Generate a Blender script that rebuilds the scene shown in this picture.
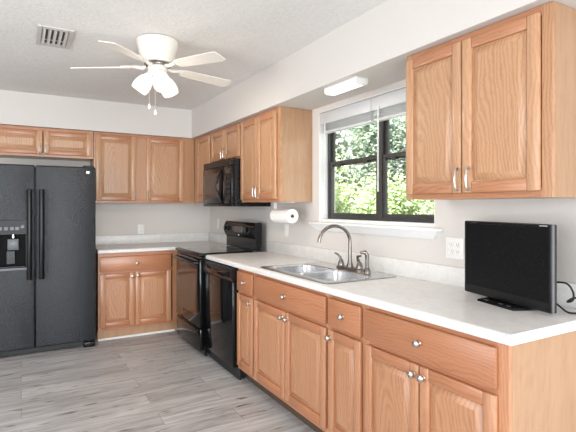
import bpy, bmesh, math, random
from mathutils import Vector, Matrix
random.seed(7)
for o in list(bpy.data.objects): bpy.data.objects.remove(o)
SC = bpy.context.scene
COL = SC.collection
R = math.radians
PI = math.pi

# ------------------------------------------------------------------ camera
cam_d = bpy.data.cameras.new('camera'); cam = bpy.data.objects.new('camera', cam_d); COL.objects.link(cam)
cam.location = (0, 0, 1.349); cam.rotation_euler = (R(90), 0, -0.524)
cam_d.sensor_width = 36; cam_d.lens = 461.7 / 576 * 36; cam_d.shift_y = -9.9 / 576
cam_d.clip_start = 0.05; cam_d.clip_end = 200
SC.camera = cam
# ------------------------------------------------------------------ world, sun, area lights, exposure
SC.view_settings.view_transform = 'Standard'; SC.view_settings.look = 'None'
SC.view_settings.gamma = 1; SC.view_settings.use_curve_mapping = False
SC.view_settings.exposure = 0.44
W = bpy.data.worlds.new('sky'); SC.world = W; W.use_nodes = True
nt = W.node_tree; bg = nt.nodes['Background']
sky = nt.nodes.new('ShaderNodeTexSky'); sky.sky_type = 'HOSEK_WILKIE'; sky.turbidity = 5
sky.sun_direction = Vector((-.55, -.2, .8)).normalized()
mixw = nt.nodes.new('ShaderNodeMix'); mixw.data_type = 'RGBA'; mixw.inputs[0].default_value = 0.75
mixw.inputs[7].default_value = (1, 1, 1, 1)
nt.links.new(sky.outputs[0], mixw.inputs[6]); nt.links.new(mixw.outputs[2], bg.inputs[0])
bg.inputs[1].default_value = 1.8


def lamp(name, kind, loc, rot, energy, color=(1, 1, 1), **k):
    d = bpy.data.lights.new(name, kind); d.energy = energy; d.color = color
    for a, b in k.items(): setattr(d, a, b)
    o = bpy.data.objects.new(name, d); COL.objects.link(o); o.location = loc; o.rotation_euler = rot
    return o


sun_o = lamp('sun', 'SUN', (0, 0, 8), (0, 0, 0), 13, (1, .96, .9), angle=R(2))
sun_o.rotation_euler = Vector((.55, .2, -.8)).to_track_quat('-Z', 'Y').to_euler()
# added fill lamps at unseen rear and left openings; daylight at the window
lamp('rear_fill_light', 'AREA', (0.2, -2.75, 1.3), (R(89), 0, 0), 52, (.89, .955, 1), shape='RECTANGLE', size=3.4, size_y=2.2, spread=R(95))
lamp('left_fill_light', 'AREA', (-2.75, .95, 1.2), (R(94), 0, R(-90)), 62, (.89, .955, 1), shape='RECTANGLE', size=4.3, size_y=2.2)
lamp('kitchen_window_daylight', 'AREA', (2.45, 2.47, 1.7), (R(90), 0, R(90)), 3, (.97, 1, 1), shape='RECTANGLE', size=1.2, size_y=.85)

# ------------------------------------------------------------------ materials
MATS = {}


def base_mat(name):
    m = bpy.data.materials.new(name); m.use_nodes = True
    MATS[name] = m
    return m, m.node_tree.nodes, m.node_tree.links, m.node_tree.nodes['Principled BSDF']


def ramp(N, stops):
    r = N.new('ShaderNodeValToRGB'); e = r.color_ramp.elements
    while len(e) < len(stops): e.new(.5)
    for i, (p, c) in enumerate(stops):
        e[i].position = p; e[i].color = (*c, 1) if len(c) == 3 else c
    return r


def noise(N, L, vec, scale, detail=3, rough=.55, dist=0):
    n = N.new('ShaderNodeTexNoise'); n.inputs['Scale'].default_value = scale
    n.inputs['Detail'].default_value = detail; n.inputs['Roughness'].default_value = rough
    n.inputs['Distortion'].default_value = dist
    if vec is not None: L.new(vec, n.inputs['Vector'])
    return n


def mapping(N, L, vec, loc=(0, 0, 0), rot=(0, 0, 0), scale=(1, 1, 1)):
    m = N.new('ShaderNodeMapping'); L.new(vec, m.inputs[0])
    m.inputs[1].default_value = loc; m.inputs[2].default_value = rot; m.inputs[3].default_value = scale
    return m


def bump(N, L, b, height, strength, dist=.01):
    bn = N.new('ShaderNodeBump'); bn.inputs['Strength'].default_value = strength; bn.inputs['Distance'].default_value = dist
    L.new(height, bn.inputs['Height']); L.new(bn.outputs[0], b.inputs['Normal'])


def plain(name, col, rough=.5, metal=0, spec=.5, var=.04, scale=30, bmp=0, coat=0):
    m, N, L, b = base_mat(name)
    tc = N.new('ShaderNodeTexCoord')
    n = noise(N, L, tc.outputs['Object'], scale)
    r = ramp(N, [(.3, tuple(c * (1 - var) for c in col)), (.7, tuple(min(1, c * (1 + var)) for c in col))])
    L.new(n.outputs[0], r.inputs[0]); L.new(r.outputs[0], b.inputs['Base Color'])
    b.inputs['Roughness'].default_value = rough; b.inputs['Metallic'].default_value = metal
    b.inputs['Specular IOR Level'].default_value = spec
    b.inputs['Coat Weight'].default_value = coat; b.inputs['Coat Roughness'].default_value = .08
    if bmp: bump(N, L, b, n.outputs[0], bmp)
    return m


def oak(name, axis, tone, cathedral=.5):
    """oak with growth rings cut at a shallow angle; grain runs along local Z ('v') or X ('h')."""
    m, N, L, b = base_mat(name)
    tc = N.new('ShaderNodeTexCoord'); oi = N.new('ShaderNodeObjectInfo')
    off = N.new('ShaderNodeVectorMath'); off.operation = 'SCALE'
    comb = N.new('ShaderNodeCombineXYZ')
    for i, k in enumerate((.31, .17, 7.3)):
        mm = N.new('ShaderNodeMath'); mm.operation = 'MULTIPLY'; mm.inputs[1].default_value = k
        L.new(oi.outputs['Random'], mm.inputs[0]); L.new(mm.outputs[0], comb.inputs[i])
    add = N.new('ShaderNodeVectorMath'); add.operation = 'ADD'
    L.new(tc.outputs['Object'], add.inputs[0]); L.new(comb.outputs[0], add.inputs[1])
    N.remove(off)
    v = add.outputs[0]
    if axis == 'h':
        v = mapping(N, L, v, rot=(0, R(90), 0)).outputs[0]
    # rings
    warp = noise(N, L, mapping(N, L, v, scale=(3, 3, 1.1)).outputs[0], 1.6, 2)
    wsub = N.new('ShaderNodeVectorMath'); wsub.operation = 'MULTIPLY_ADD'
    L.new(warp.outputs['Color'], wsub.inputs[0]); wsub.inputs[1].default_value = (.13, .13, .5); L.new(v, wsub.inputs[2])
    mp = mapping(N, L, wsub.outputs[0], loc=(-.28, .02, 0), rot=(R(5), R(1.5), 0))
    w = N.new('ShaderNodeTexWave'); w.wave_type = 'RINGS'; w.rings_direction = 'Z'
    w.inputs['Scale'].default_value = 21; w.inputs['Distortion'].default_value = 3.2; w.inputs['Detail'].default_value = 3
    w.inputs['Detail Scale'].default_value = 1.5
    L.new(mp.outputs[0], w.inputs[0])
    # pores : fine streaks
    p = noise(N, L, mapping(N, L, v, scale=(240, 240, 7)).outputs[0], 1, 3, .6)
    s = noise(N, L, mapping(N, L, v, scale=(26, 26, 1.5)).outputs[0], 1, 3, .6)
    a = N.new('ShaderNodeMix'); a.data_type = 'FLOAT'; a.inputs[0].default_value = cathedral
    L.new(s.outputs[0], a.inputs[2]); L.new(w.outputs[1], a.inputs[3])
    c = N.new('ShaderNodeMix'); c.data_type = 'FLOAT'; c.inputs[0].default_value = .42
    L.new(a.outputs[0], c.inputs[2]); L.new(p.outputs[0], c.inputs[3])
    t = tone
    r = ramp(N, [(.22, tuple(x * y for x, y in zip(t, (.74, .65, .57)))), (.5, t),
                 (.8, tuple(min(1, x * y) for x, y in zip(t, (1.13, 1.17, 1.22))))])
    L.new(c.outputs[0], r.inputs[0])
    hsv = N.new('ShaderNodeHueSaturation')
    mr = N.new('ShaderNodeMapRange'); mr.inputs[3].default_value = .93; mr.inputs[4].default_value = 1.06
    L.new(oi.outputs['Random'], mr.inputs[0]); L.new(mr.outputs[0], hsv.inputs['Value']); L.new(r.outputs[0], hsv.inputs['Color'])
    L.new(hsv.outputs[0], b.inputs['Base Color'])
    b.inputs['Roughness'].default_value = .36; b.inputs['Specular IOR Level'].default_value = .5
    b.inputs['Coat Weight'].default_value = .3; b.inputs['Coat Roughness'].default_value = .22
    bump(N, L, b, c.outputs[0], .12, .002)
    return m


OV = oak('oak_upright_grain', 'v', (.50, .265, .140))
OV2 = oak('oak_upright_grain_pale', 'v', (.56, .31, .172), .3)
OH = oak('oak_level_grain', 'h', (.47, .21, .105), .3)
OP = oak('oak_panel', 'v', (.52, .285, .155), .42)
OS = oak('oak_side_panel', 'v', (.45, .262, .148), .10)
RED = lambda t: (t[0] * .97, t[1] * .86, t[2] * .82)
BOV = oak('base_oak_upright_grain', 'v', RED((.54, .29, .16)), .3)
BOH = oak('base_oak_level_grain', 'h', RED((.47, .22, .112)), .3)
BOP = oak('base_oak_panel', 'v', RED((.52, .285, .155)), .42)
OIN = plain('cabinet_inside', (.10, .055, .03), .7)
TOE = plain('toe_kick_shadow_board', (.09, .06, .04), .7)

WALLM = plain('wall_paint', (.69, .653, .622), .85, spec=.25, var=.012, scale=60, bmp=.05)
TRIMW = plain('white_trim_paint', (.86, .86, .86), .45, var=.01)
CEILM = plain('ceiling_texture', (.80, .785, .77), .9, spec=.2, var=.035, scale=45, bmp=.5)
PLAST = plain('white_plastic', (.86, .85, .83), .4, var=.01)
SLOT = plain('outlet_slots', (.28, .27, .26), .6)
FANW = plain('fan_cream_paint', (.80, .755, .70), .4, var=.02)
VENTM = plain('vent_grey_paint', (.58, .55, .53), .55)
VENTD = plain('vent_dark_inside', (.10, .095, .09), .8)
BLK = plain('black_gloss', (.006, .006, .007), .08, spec=.36, var=.1)
BLKH = plain('black_handle', (.008, .008, .009), .16, spec=.22, var=.1)
BLKP = plain('black_dispenser_panel', (.012, .012, .013), .3, spec=.2, var=.1)
CAVITY = plain('black_dispenser_cavity', (.006, .006, .006), .6, spec=.1, var=.1)
BLK2 = plain('black_satin', (.008, .008, .009), .26, spec=.3, var=.1)
BLKM = plain('black_matt_plastic', (.02, .02, .021), .5, var=.1)
GLASSB = plain('black_oven_glass', (.010, .008, .007), .04, spec=.6, var=.1, coat=.3)
BURN = plain('burner_ring_grey', (.09, .09, .09), .2)
STEEL = plain('stainless_steel', (.66, .66, .67), .27, metal=1, var=.05, scale=90)
STEELD = plain('stainless_rim', (.42, .41, .41), .3, metal=1, var=.08)
NICK = plain('satin_nickel', (.62, .58, .54), .28, metal=1, var=.05)
BRONZ = plain('brushed_dark_nickel', (.25, .225, .205), .27, metal=1, var=.06)
CHROM = plain('chrome', (.85, .85, .86), .1, metal=1, var=.02)
PAPER = plain('paper_towel', (.88, .87, .86), .95, spec=.1, var=.015, scale=140, bmp=.3)
CARD = plain('cardboard_core', (.10, .09, .08), .8)
SASH = plain('black_window_frame', (.045, .043, .042), .45, var=.1)
BLIND = plain('blind_white', (.86, .86, .87), .5, var=.01)
N = BLIND.node_tree.nodes; L = BLIND.node_tree.links
tl = N.new('ShaderNodeBsdfTranslucent'); tl.inputs[0].default_value = (.88, .88, .9, 1)
ms = N.new('ShaderNodeMixShader'); ms.inputs[0].default_value = .4
L.new(N['Principled BSDF'].outputs[0], ms.inputs[1]); L.new(tl.outputs[0], ms.inputs[2]); L.new(ms.outputs[0], N['Material Output'].inputs[0])
GREYB = plain('grey_plastic', (.13, .135, .145), .35, var=.05)
LEDGE = plain('grey_bezel', (.16, .16, .17), .4)
SEAM = plain('counter_seam', (.42, .40, .38), .6)
CORDM = plain('black_cord', (.015, .015, .015), .5)
SCREEN, N, L, b = base_mat('dusty_screen')
tc = N.new('ShaderNodeTexCoord')
vo = N.new('ShaderNodeTexVoronoi'); vo.inputs['Scale'].default_value = 85; L.new(tc.outputs['Object'], vo.inputs[0])
r = ramp(N, [(0, (.15, .15, .155)), (.08, (.04, .04, .042)), (.2, (.008, .008, .009))]); L.new(vo.outputs['Distance'], r.inputs[0])
L.new(r.outputs[0], b.inputs['Base Color']); b.inputs['Roughness'].default_value = .3; b.inputs['Specular IOR Level'].default_value = .1

FRIDGE, N, L, b = base_mat('black_pebbled_steel')
tc = N.new('ShaderNodeTexCoord')
n1 = noise(N, L, tc.outputs['Object'], 120, 2, .6); n2 = noise(N, L, tc.outputs['Object'], 20, 2, .5)
mx = N.new('ShaderNodeMix'); mx.data_type = 'FLOAT'; mx.inputs[0].default_value = .35
L.new(n1.outputs[0], mx.inputs[2]); L.new(n2.outputs[0], mx.inputs[3])
r = ramp(N, [(.35, (.010, .012, .016)), (.65, (.022, .026, .033))]); L.new(n1.outputs[0], r.inputs[0])
L.new(r.outputs[0], b.inputs['Base Color']); b.inputs['Roughness'].default_value = .22; b.inputs['Specular IOR Level'].default_value = .42
bump(N, L, b, mx.outputs[0], .7, .008)

# laminate counter
COUNT, N, L, b = base_mat('mottled_laminate')
tc = N.new('ShaderNodeTexCoord')
n1 = noise(N, L, tc.outputs['Object'], 14, 5, .65, 1.2); n2 = noise(N, L, tc.outputs['Object'], 70, 3)
mx = N.new('ShaderNodeMix'); mx.data_type = 'FLOAT'; mx.inputs[0].default_value = .3
L.new(n1.outputs[0], mx.inputs[2]); L.new(n2.outputs[0], mx.inputs[3])
r = ramp(N, [(.3, (.70, .675, .655)), (.48, (.78, .765, .75)), (.68, (.84, .83, .825))]); L.new(mx.outputs[0], r.inputs[0])
L.new(r.outputs[0], b.inputs['Base Color']); b.inputs['Roughness'].default_value = .34; b.inputs['Specular IOR Level'].default_value = .45

# floor planks (long side along X)
FLOORM, N, L, b = base_mat('grey_vinyl_planks')
tc = N.new('ShaderNodeTexCoord')
bk = N.new('ShaderNodeTexBrick'); L.new(tc.outputs['Object'], bk.inputs[0])
bk.offset = .37; bk.inputs['Scale'].default_value = 1; bk.inputs['Brick Width'].default_value = 1.22; bk.inputs['Row Height'].default_value = .178
bk.inputs['Mortar Size'].default_value = .0012; bk.inputs['Mortar Smooth'].default_value = .3; bk.inputs['Bias'].default_value = 0
bk.inputs['Color1'].default_value = (.0, .0, .0, 1); bk.inputs['Color2'].default_value = (1, 1, 1, 1); bk.inputs['Mortar'].default_value = (.4, .4, .4, 1)
bw = N.new('ShaderNodeVectorMath'); bw.operation = 'MULTIPLY_ADD'; L.new(bk.outputs['Color'], bw.inputs[0]); bw.inputs[1].default_value = (5, 3, 0)
L.new(tc.outputs['Object'], bw.inputs[2])
g1 = noise(N, L, mapping(N, L, bw.outputs[0], scale=(1.6, 17, 1)).outputs[0], 1, 5, .65, .6)
g2 = noise(N, L, mapping(N, L, bw.outputs[0], scale=(6, 95, 1)).outputs[0], 1, 3, .6)
kn = noise(N, L, mapping(N, L, bw.outputs[0], scale=(5.5, 21, 1)).outputs[0], 1, 2, .5)
mx = N.new('ShaderNodeMix'); mx.data_type = 'FLOAT'; mx.inputs[0].default_value = .3
L.new(g1.outputs[0], mx.inputs[2]); L.new(g2.outputs[0], mx.inputs[3])
m2 = N.new('ShaderNodeMix'); m2.data_type = 'FLOAT'; m2.inputs[0].default_value = .10
L.new(mx.outputs[0], m2.inputs[2]); L.new(bk.outputs['Color'], m2.inputs[3])
r = ramp(N, [(.32, (.24, .225, .222)), (.46, (.44, .425, .425)), (.60, (.60, .595, .60))]); L.new(m2.outputs[0], r.inputs[0])
kr = ramp(N, [(.62, (1, 1, 1)), (.72, (.42, .39, .37))]); L.new(kn.outputs[0], kr.inputs[0])
mm = N.new('ShaderNodeMix'); mm.data_type = 'RGBA'; mm.blend_type = 'MULTIPLY'; mm.inputs[0].default_value = 1
L.new(r.outputs[0], mm.inputs[6]); L.new(kr.outputs[0], mm.inputs[7])
m3 = N.new('ShaderNodeMix'); m3.data_type = 'RGBA'; m3.inputs[7].default_value = (.13, .12, .11, 1)
L.new(bk.outputs['Fac'], m3.inputs[0]); L.new(mm.outputs[2], m3.inputs[6])
L.new(m3.outputs[2], b.inputs['Base Color']); b.inputs['Roughness'].default_value = .42; b.inputs['Specular IOR Level'].default_value = .4
bump(N, L, b, g2.outputs[0], .08, .003)

# window glass : thin pane, mostly clear with a weak mirror
PANE = bpy.data.materials.new('window_glass'); PANE.use_nodes = True
N = PANE.node_tree.nodes; L = PANE.node_tree.links; N.remove(N['Principled BSDF'])
tr = N.new('ShaderNodeBsdfTransparent'); tr.inputs[0].default_value = (.95, .97, .96, 1)
gl = N.new('ShaderNodeBsdfGlossy'); gl.inputs['Roughness'].default_value = .03
mxs = N.new('ShaderNodeMixShader'); mxs.inputs[0].default_value = .05
L.new(tr.outputs[0], mxs.inputs[1]); L.new(gl.outputs[0], mxs.inputs[2]); L.new(mxs.outputs[0], N['Material Output'].inputs[0])


def glow(name, col, strength, base=(.9, .88, .84)):
    m, N, L, b = base_mat(name)
    tc = N.new('ShaderNodeTexCoord'); n = noise(N, L, tc.outputs['Object'], 30)
    r = ramp(N, [(.3, tuple(c * .97 for c in base)), (.7, base)]); L.new(n.outputs[0], r.inputs[0]); L.new(r.outputs[0], b.inputs['Base Color'])
    b.inputs['Emission Color'].default_value = (*col, 1); b.inputs['Emission Strength'].default_value = strength
    b.inputs['Roughness'].default_value = .35
    return m


SHADE = glow('lit_frosted_glass', (1, .93, .82), .5)
TUBE = glow('lit_diffuser', (1, .96, .88), .8)


def leafmat(name, c1, c2):
    m, N, L, b = base_mat(name)
    tc = N.new('ShaderNodeTexCoord'); n = noise(N, L, tc.outputs['Object'], 9, 4)
    r = ramp(N, [(.35, c1), (.65, c2)]); L.new(n.outputs[0], r.inputs[0]); L.new(r.outputs[0], b.inputs['Base Color'])
    b.inputs['Roughness'].default_value = .5
    t = N.new('ShaderNodeBsdfTranslucent'); L.new(r.outputs[0], t.inputs[0])
    ms = N.new('ShaderNodeMixShader'); ms.inputs[0].default_value = .35
    L.new(b.outputs[0], ms.inputs[1]); L.new(t.outputs[0], ms.inputs[2]); L.new(ms.outputs[0], N['Material Output'].inputs[0])
    return m


LEAF1 = leafmat('leaf_bright_green', (.40, .52, .26), (.70, .78, .50))
LEAF2 = leafmat('leaf_grey_green', (.20, .28, .20), (.42, .51, .40))
BARK = plain('bark', (.12, .09, .07), .9, var=.3)
GRASS = plain('grass_ground', (.12, .17, .06), .95, var=.4, scale=3)


# ------------------------------------------------------------------ mesh helpers
class MB:
    def __init__(s): s.v = []; s.f = []; s.m = []; s.sm = []; s.mats = []

    def mi(s, m):
        if m not in s.mats: s.mats.append(m)
        return s.mats.index(m)

    def add(s, vs, fs, mat, smooth=False, M=None):
        o = len(s.v); i = s.mi(mat)
        s.v += [tuple(M @ Vector(p)) if M is not None else tuple(p) for p in vs]
        for f in fs: s.f.append([a + o for a in f]); s.m.append(i); s.sm.append(smooth)
        return s

    def bm(s, bm, mat, smooth=False, M=None):
        bm.verts.index_update()
        s.add([v.co.copy() for v in bm.verts], [[v.index for v in f.verts] for f in bm.faces], mat, smooth, M)
        bm.free(); return s

    def box(s, x0, x1, y0, y1, z0, z1, mat, bev=0, seg=1, M=None):
        bm = bmesh.new()
        bmesh.ops.create_cube(bm, size=1)
        for v in bm.verts:
            v.co = Vector(((x0 + x1) / 2 + v.co.x * (x1 - x0), (y0 + y1) / 2 + v.co.y * (y1 - y0), (z0 + z1) / 2 + v.co.z * (z1 - z0)))
        if bev: bmesh.ops.bevel(bm, geom=bm.edges[:], offset=bev, segments=seg, affect='EDGES', profile=.5)
        return s.bm(bm, mat, seg > 1, M)

    def tube(s, pts, r, mat, n=10, caps=True, M=None):
        pts = [Vector(p) for p in pts]; k = len(pts)
        rs = r if isinstance(r, (list, tuple)) else [r] * k
        vs = []; prev = None
        for i, p in enumerate(pts):
            t = (pts[min(i + 1, k - 1)] - pts[max(i - 1, 0)]).normalized()
            if prev is None:
                a = Vector((0, 0, 1)) if abs(t.z) < .9 else Vector((1, 0, 0))
                u = t.cross(a).normalized()
            else:
                u = (prev - t * prev.dot(t)).normalized()
            prev = u; w = t.cross(u)
            for j in range(n):
                an = 2 * PI * j / n
                vs.append(p + (u * math.cos(an) + w * math.sin(an)) * rs[i])
        fs = [[i * n + j, i * n + (j + 1) % n, (i + 1) * n + (j + 1) % n, (i + 1) * n + j] for i in range(k - 1) for j in range(n)]
        s.add(vs, fs, mat, True, M)
        if caps:
            s.add(vs[:n], [list(range(n))[::-1]], mat, False, M); s.add(vs[-n:], [list(range(n))], mat, False, M)
        return s

    def lathe(s, prof, mat, n=20, M=None, smooth=True, closed=False):
        vs = []; k = len(prof)
        for (r, z) in prof:
            for j in range(n):
                a = 2 * PI * j / n; vs.append((r * math.cos(a), r * math.sin(a), z))
        fs = []
        for i in range(k - 1):
            for j in range(n): fs.append([i * n + j, i * n + (j + 1) % n, (i + 1) * n + (j + 1) % n, (i + 1) * n + j])
        s.add(vs, fs, mat, smooth, M)
        if closed:
            s.add(vs[:n], [list(range(n))[::-1]], mat, False, M); s.add(vs[-n:], [list(range(n))], mat, False, M)
        return s

    def prism(s, poly, a0, a1, axis, mat, smooth=False, M=None):
        """poly in the two other axes (cyclic order), extruded along axis."""
        def mk(p, t):
            return {'x': (t, p[0], p[1]), 'y': (p[0], t, p[1]), 'z': (p[0], p[1], t)}[axis]
        n = len(poly)
        vs = [mk(p, a0) for p in poly] + [mk(p, a1) for p in poly]
        s.add(vs, [[i, (i + 1) % n, n + (i + 1) % n, n + i] for i in range(n)], mat, smooth, M)
        s.add(vs, [list(range(n))[::-1], list(range(n, 2 * n))], mat, False, M)
        return s

    def build(s, name, parent=None, loc=(0, 0, 0), rot=(0, 0, 0)):
        me = bpy.data.meshes.new(name); me.from_pydata(s.v, [], s.f)
        for m in s.mats: me.materials.append(m)
        me.polygons.foreach_set('material_index', s.m); me.polygons.foreach_set('use_smooth', s.sm)
        bm = bmesh.new(); bm.from_mesh(me); bmesh.ops.remove_doubles(bm, verts=bm.verts, dist=1e-6)
        bmesh.ops.recalc_face_normals(bm, faces=bm.faces); bm.to_mesh(me); bm.free()
        if any(s.sm): me.set_sharp_from_angle(angle=R(38))
        me.update()
        o = bpy.data.objects.new(name, me); COL.objects.link(o)
        o.location = loc; o.rotation_euler = rot
        if parent: o.parent = parent
        return o


def thing(name, label, cat, loc=(0, 0, 0), rz=0, group=None):
    o = bpy.data.objects.new(name, None); COL.objects.link(o); o.empty_display_size = .1
    o.location = loc; o.rotation_euler = (0, 0, rz); o['label'] = label; o['category'] = cat
    if group: o['group'] = group
    return o


def tag(o, label, cat, group=None):
    o['label'] = label; o['category'] = cat
    if group: o['group'] = group
    return o


def struct(o, label=None):
    o['kind'] = 'structure'
    if label: o['label'] = label
    return o


def copy_part(o, parent, name=None):
    c = o.copy(); COL.objects.link(c); c.parent = parent
    for ch in list(o.children): copy_part(ch, c)
    return c


def rrect(cx, cy, hx, hy, r, n=5):
    pts = []
    for (sx, sy, a0) in ((1, 1, 0), (-1, 1, 90), (-1, -1, 180), (1, -1, 270)):
        for i in range(n + 1):
            a = R(a0 + 90 * i / n)
            pts.append((cx + sx * (hx - r) + r * math.cos(a), cy + sy * (hy - r) + r * math.sin(a)))
    return pts


def fill_holes(loops, mat_z, to3d):
    bm = bmesh.new(); edges = []
    for lp in loops:
        vs = [bm.verts.new(to3d(p)) for p in lp]
        for i in range(len(vs)): edges.append(bm.edges.new((vs[i], vs[(i + 1) % len(vs)])))
    bmesh.ops.triangle_fill(bm, use_beauty=True, use_dissolve=False, edges=edges)
    return bm


# ------------------------------------------------------------------ room
XW, YB, ZC = 2.059, 5.527, 2.457
YR, XL = -2.6, -2.6
ZS = 2.134
struct(MB().box(XL - .15, XW + .16, YR - .15, YB + .15, -.12, 0, FLOORM).build('floor'), 'grey wood-look vinyl plank floor')
struct(MB().box(XL - 2.0, XW + .5, YR - 2.0, YB + .5, ZC, ZC + .15, CEILM).build('ceiling'), 'white textured ceiling')  # overhangs the rear and left walls, added to keep direct sun out
WY0, WY1, WZ0, WZ1 = 1.875, 3.07, 1.222, 2.095
m = MB()
m.box(XW, XW + .16, YR, WY0, -.0, ZC, WALLM).box(XW, XW + .16, WY1, YB + .15, 0, ZC, WALLM)
m.box(XW, XW + .16, WY0, WY1, 0, WZ0 - .004, WALLM).box(XW, XW + .16, WY0, WY1, WZ1, ZC, WALLM)
struct(m.build('wall_right'), 'beige wall holding the window over the sink')
struct(MB().box(XL, XW - .0005, YB, YB + .15, 0, ZC, WALLM).build('wall_back'), 'beige back wall')
m = MB(); m.box(XL - .15, XL, 3.15, YB + .15, 0, ZC, WALLM).box(XL - .15, XL, YR, -1.25, 0, ZC, WALLM).box(XL - .15, XL, -1.25, 3.15, 2.25, ZC, WALLM)  # unseen opening put in so the left fill lamp reaches the room
struct(m.build('wall_left'), 'beige left wall with a wide opening added to let in fill light')
m = MB(); m.box(XL, -1.6, YR - .15, YR, 0, ZC, WALLM).box(1.95, XW, YR - .15, YR, 0, ZC, WALLM).box(-1.6, 1.95, YR - .15, YR, 2.3, ZC, WALLM)  # opening out of view, added to admit the rear fill lamp
struct(m.build('wall_rear'), 'beige wall behind with a wide opening added to let in fill light')
SF = .354
m = MB(); m.box(XW - SF, XW - .0005, YR + .001, YB - SF, ZS, ZC - .0005, WALLM).box(XL + .001, XW - .0005, YB - SF, YB - .0005, ZS, ZC - .0005, WALLM)
struct(m.build('trim_1'), 'beige soffit running above the wall cabinets')
# stool and mitred apron
m = MB()
m.box(2.005, 2.058, 1.815, 3.140, 1.205, 1.222, TRIMW, .004, 2)
m.box(2.05, 2.2, WY0 + .007, WY1 - .007, 1.2185, 1.222, TRIMW); m.box(2.085, 2.2, WY0 + .007, WY1 - .007, 1.222, 1.247, TRIMW, .003)
prof = [(1.815, 1.2045), (3.138, 1.2045), (3.075, 1.156), (1.878, 1.156)]
vs = [(2.012, prof[0][0], 1.2045), (2.012, prof[1][0], 1.2045), (2.045, prof[2][0], 1.158), (2.045, prof[3][0], 1.158),
      (2.0585, prof[0][0], 1.2045), (2.0585, prof[1][0], 1.2045), (2.0585, prof[2][0], 1.158), (2.0585, prof[3][0], 1.158)]
m.add(vs, [[0, 1, 2, 3], [4, 7, 6, 5], [0, 3, 7, 4], [1, 5, 6, 2], [0, 4, 5, 1], [3, 2, 6, 7]], TRIMW)
struct(m.build('trim_2'), 'white window stool with slant-ended apron')
# white jamb lining
m = MB(); e = .006
m.box(XW + .001, 2.2, WY1 - e, WY1 - .0003, WZ0, WZ1 - .0005, TRIMW).box(XW + .001, 2.2, WY0 + .0003, WY0 + e, WZ0, WZ1 - .0005, TRIMW)
m.box(XW + .001, 2.2, WY0 + e, WY1 - e, WZ1 - e, WZ1 - .0005, TRIMW)
struct(m.build('trim_3'), 'white lining of the window recess')


def sash_window(idx, y0, y1, z0, z1, label):
    root = bpy.data.objects.new('window_%d' % idx, None); COL.objects.link(root); root.location = (2.137, y1, z0); root.rotation_euler = (0, 0, R(-90))
    struct(root, label)
    w = y1 - y0; h = z1 - z0; zm = .435; fw = .022
    m = MB()
    for a in ((0, fw, 0, h), (w - fw, w, 0, h), (fw, w - fw, 0, fw), (fw, w - fw, h - fw, h)): m.box(a[0], a[1], 0, .055, a[2], a[3], SASH, .002)
    m.build('frame', root)
    for nm, za, zb, d in (('lower_sash', fw, zm + .02, .008), ('upper_sash', zm - .018, h - fw, .028)):
        s = MB(); t = .026
        for a in ((fw, fw + t, za, zb), (w - fw - t, w - fw, za, zb), (fw + t, w - fw - t, za, za + t), (fw + t, w - fw - t, zb - t, zb)):
            s.box(a[0], a[1], d, d + .02, a[2], a[3], SASH, .002)
        so = s.build(nm, root)
        MB().box(fw + t - .002, w - fw - t + .002, d + .008, d + .012, za + t - .002, zb - t + .002, PANE).build('glass_pane', so)
    for k in (.25, .75):
        MB().box(w * k - .018, w * k + .018, -.004, .008, zm - .03, zm - .006, SASH, .003).build('sash_lock', root)
    return root


sash_window(1, 2.437, 3.062, 1.2475, 2.088, 'left black-framed window over the sink')
sash_window(2, 1.883, 2.436, 1.2475, 2.088, 'right black-framed window over the sink')
# quarter round at the foot of the back cabinet
struct(MB().prism([(4.932, .001), (4.9465, .001), (4.9465, .018), (4.937, .015), (4.933, .009)], .665, 1.44, 'x', TRIMW).build('trim_4'), 'white quarter-round strip at the foot of the back base cabinet')

# ------------------------------------------------------------------ cabinets
FR = .019     # face frame thickness
ORIG = {}


def door_mesh(w, h, name, parent, loc, sw=.055, flat=False, mats=None):
    OV2, OH, OP = mats
    t = .019; m = MB(); b = .006
    if flat:   # slab drawer front with eased edge
        m.box(0, w, -t, 0, 0, h, OH, .006, 2)
        return m.build(name, parent, loc)
    m.box(0, sw, -t, 0, 0, h, OV2, b, 2); m.box(w - sw, w, -t, 0, 0, h, OV2, b, 2)
    m.box(sw - .001, w - sw + .001, -t, 0, 0, sw, OH, b, 2); m.box(sw - .001, w - sw + .001, -t, 0, h - sw, h, OH, b, 2)
    x0, x1, z0, z1 = sw - .001, w - sw + .001, sw - .001, h - sw + .001
    g = min(.034, (x1 - x0) * .24)
    rings = [(0, -.006), (.007, -.006), (.009, -.0085), (g, -.0165), (g + .0015, -.0178)]
    vs = []
    for i, d in rings: vs += [(x0 + i, d, z0 + i), (x1 - i, d, z0 + i), (x1 - i, d, z1 - i), (x0 + i, d, z1 - i)]
    fs = []
    for k in range(len(rings) - 1):
        for j in range(4): fs.append([k * 4 + j, k * 4 + (j + 1) % 4, k * 4 + 4 + (j + 1) % 4, k * 4 + 4 + j])
    fs.append([len(vs) - 4 + j for j in range(4)])
    m.add(vs, fs, OP)
    return m.build(name, parent, loc)


def pull(parent, x, z, down=True):
    """satin nickel bar pull, upright"""
    m = MB(); hl = .048
    pts = [(0, .0, -hl), (0, -.016, -hl), (0, -.024, -hl + .010), (0, -.027, 0), (0, -.024, hl - .010), (0, -.016, hl), (0, 0, hl)]
    m.tube(pts, [.006, .005, .0048, .0045, .0048, .005, .006], NICK, 8)
    for s in (-1, 1): m.lathe([(.0085, 0), (.0085, .003), (.006, .005)], NICK, 10, Matrix.Translation((0, 0, s * hl)) @ Matrix.Rotation(R(90), 4, 'X'), closed=True)
    return m.build('handle', parent, (x, -.0192, z))


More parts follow.
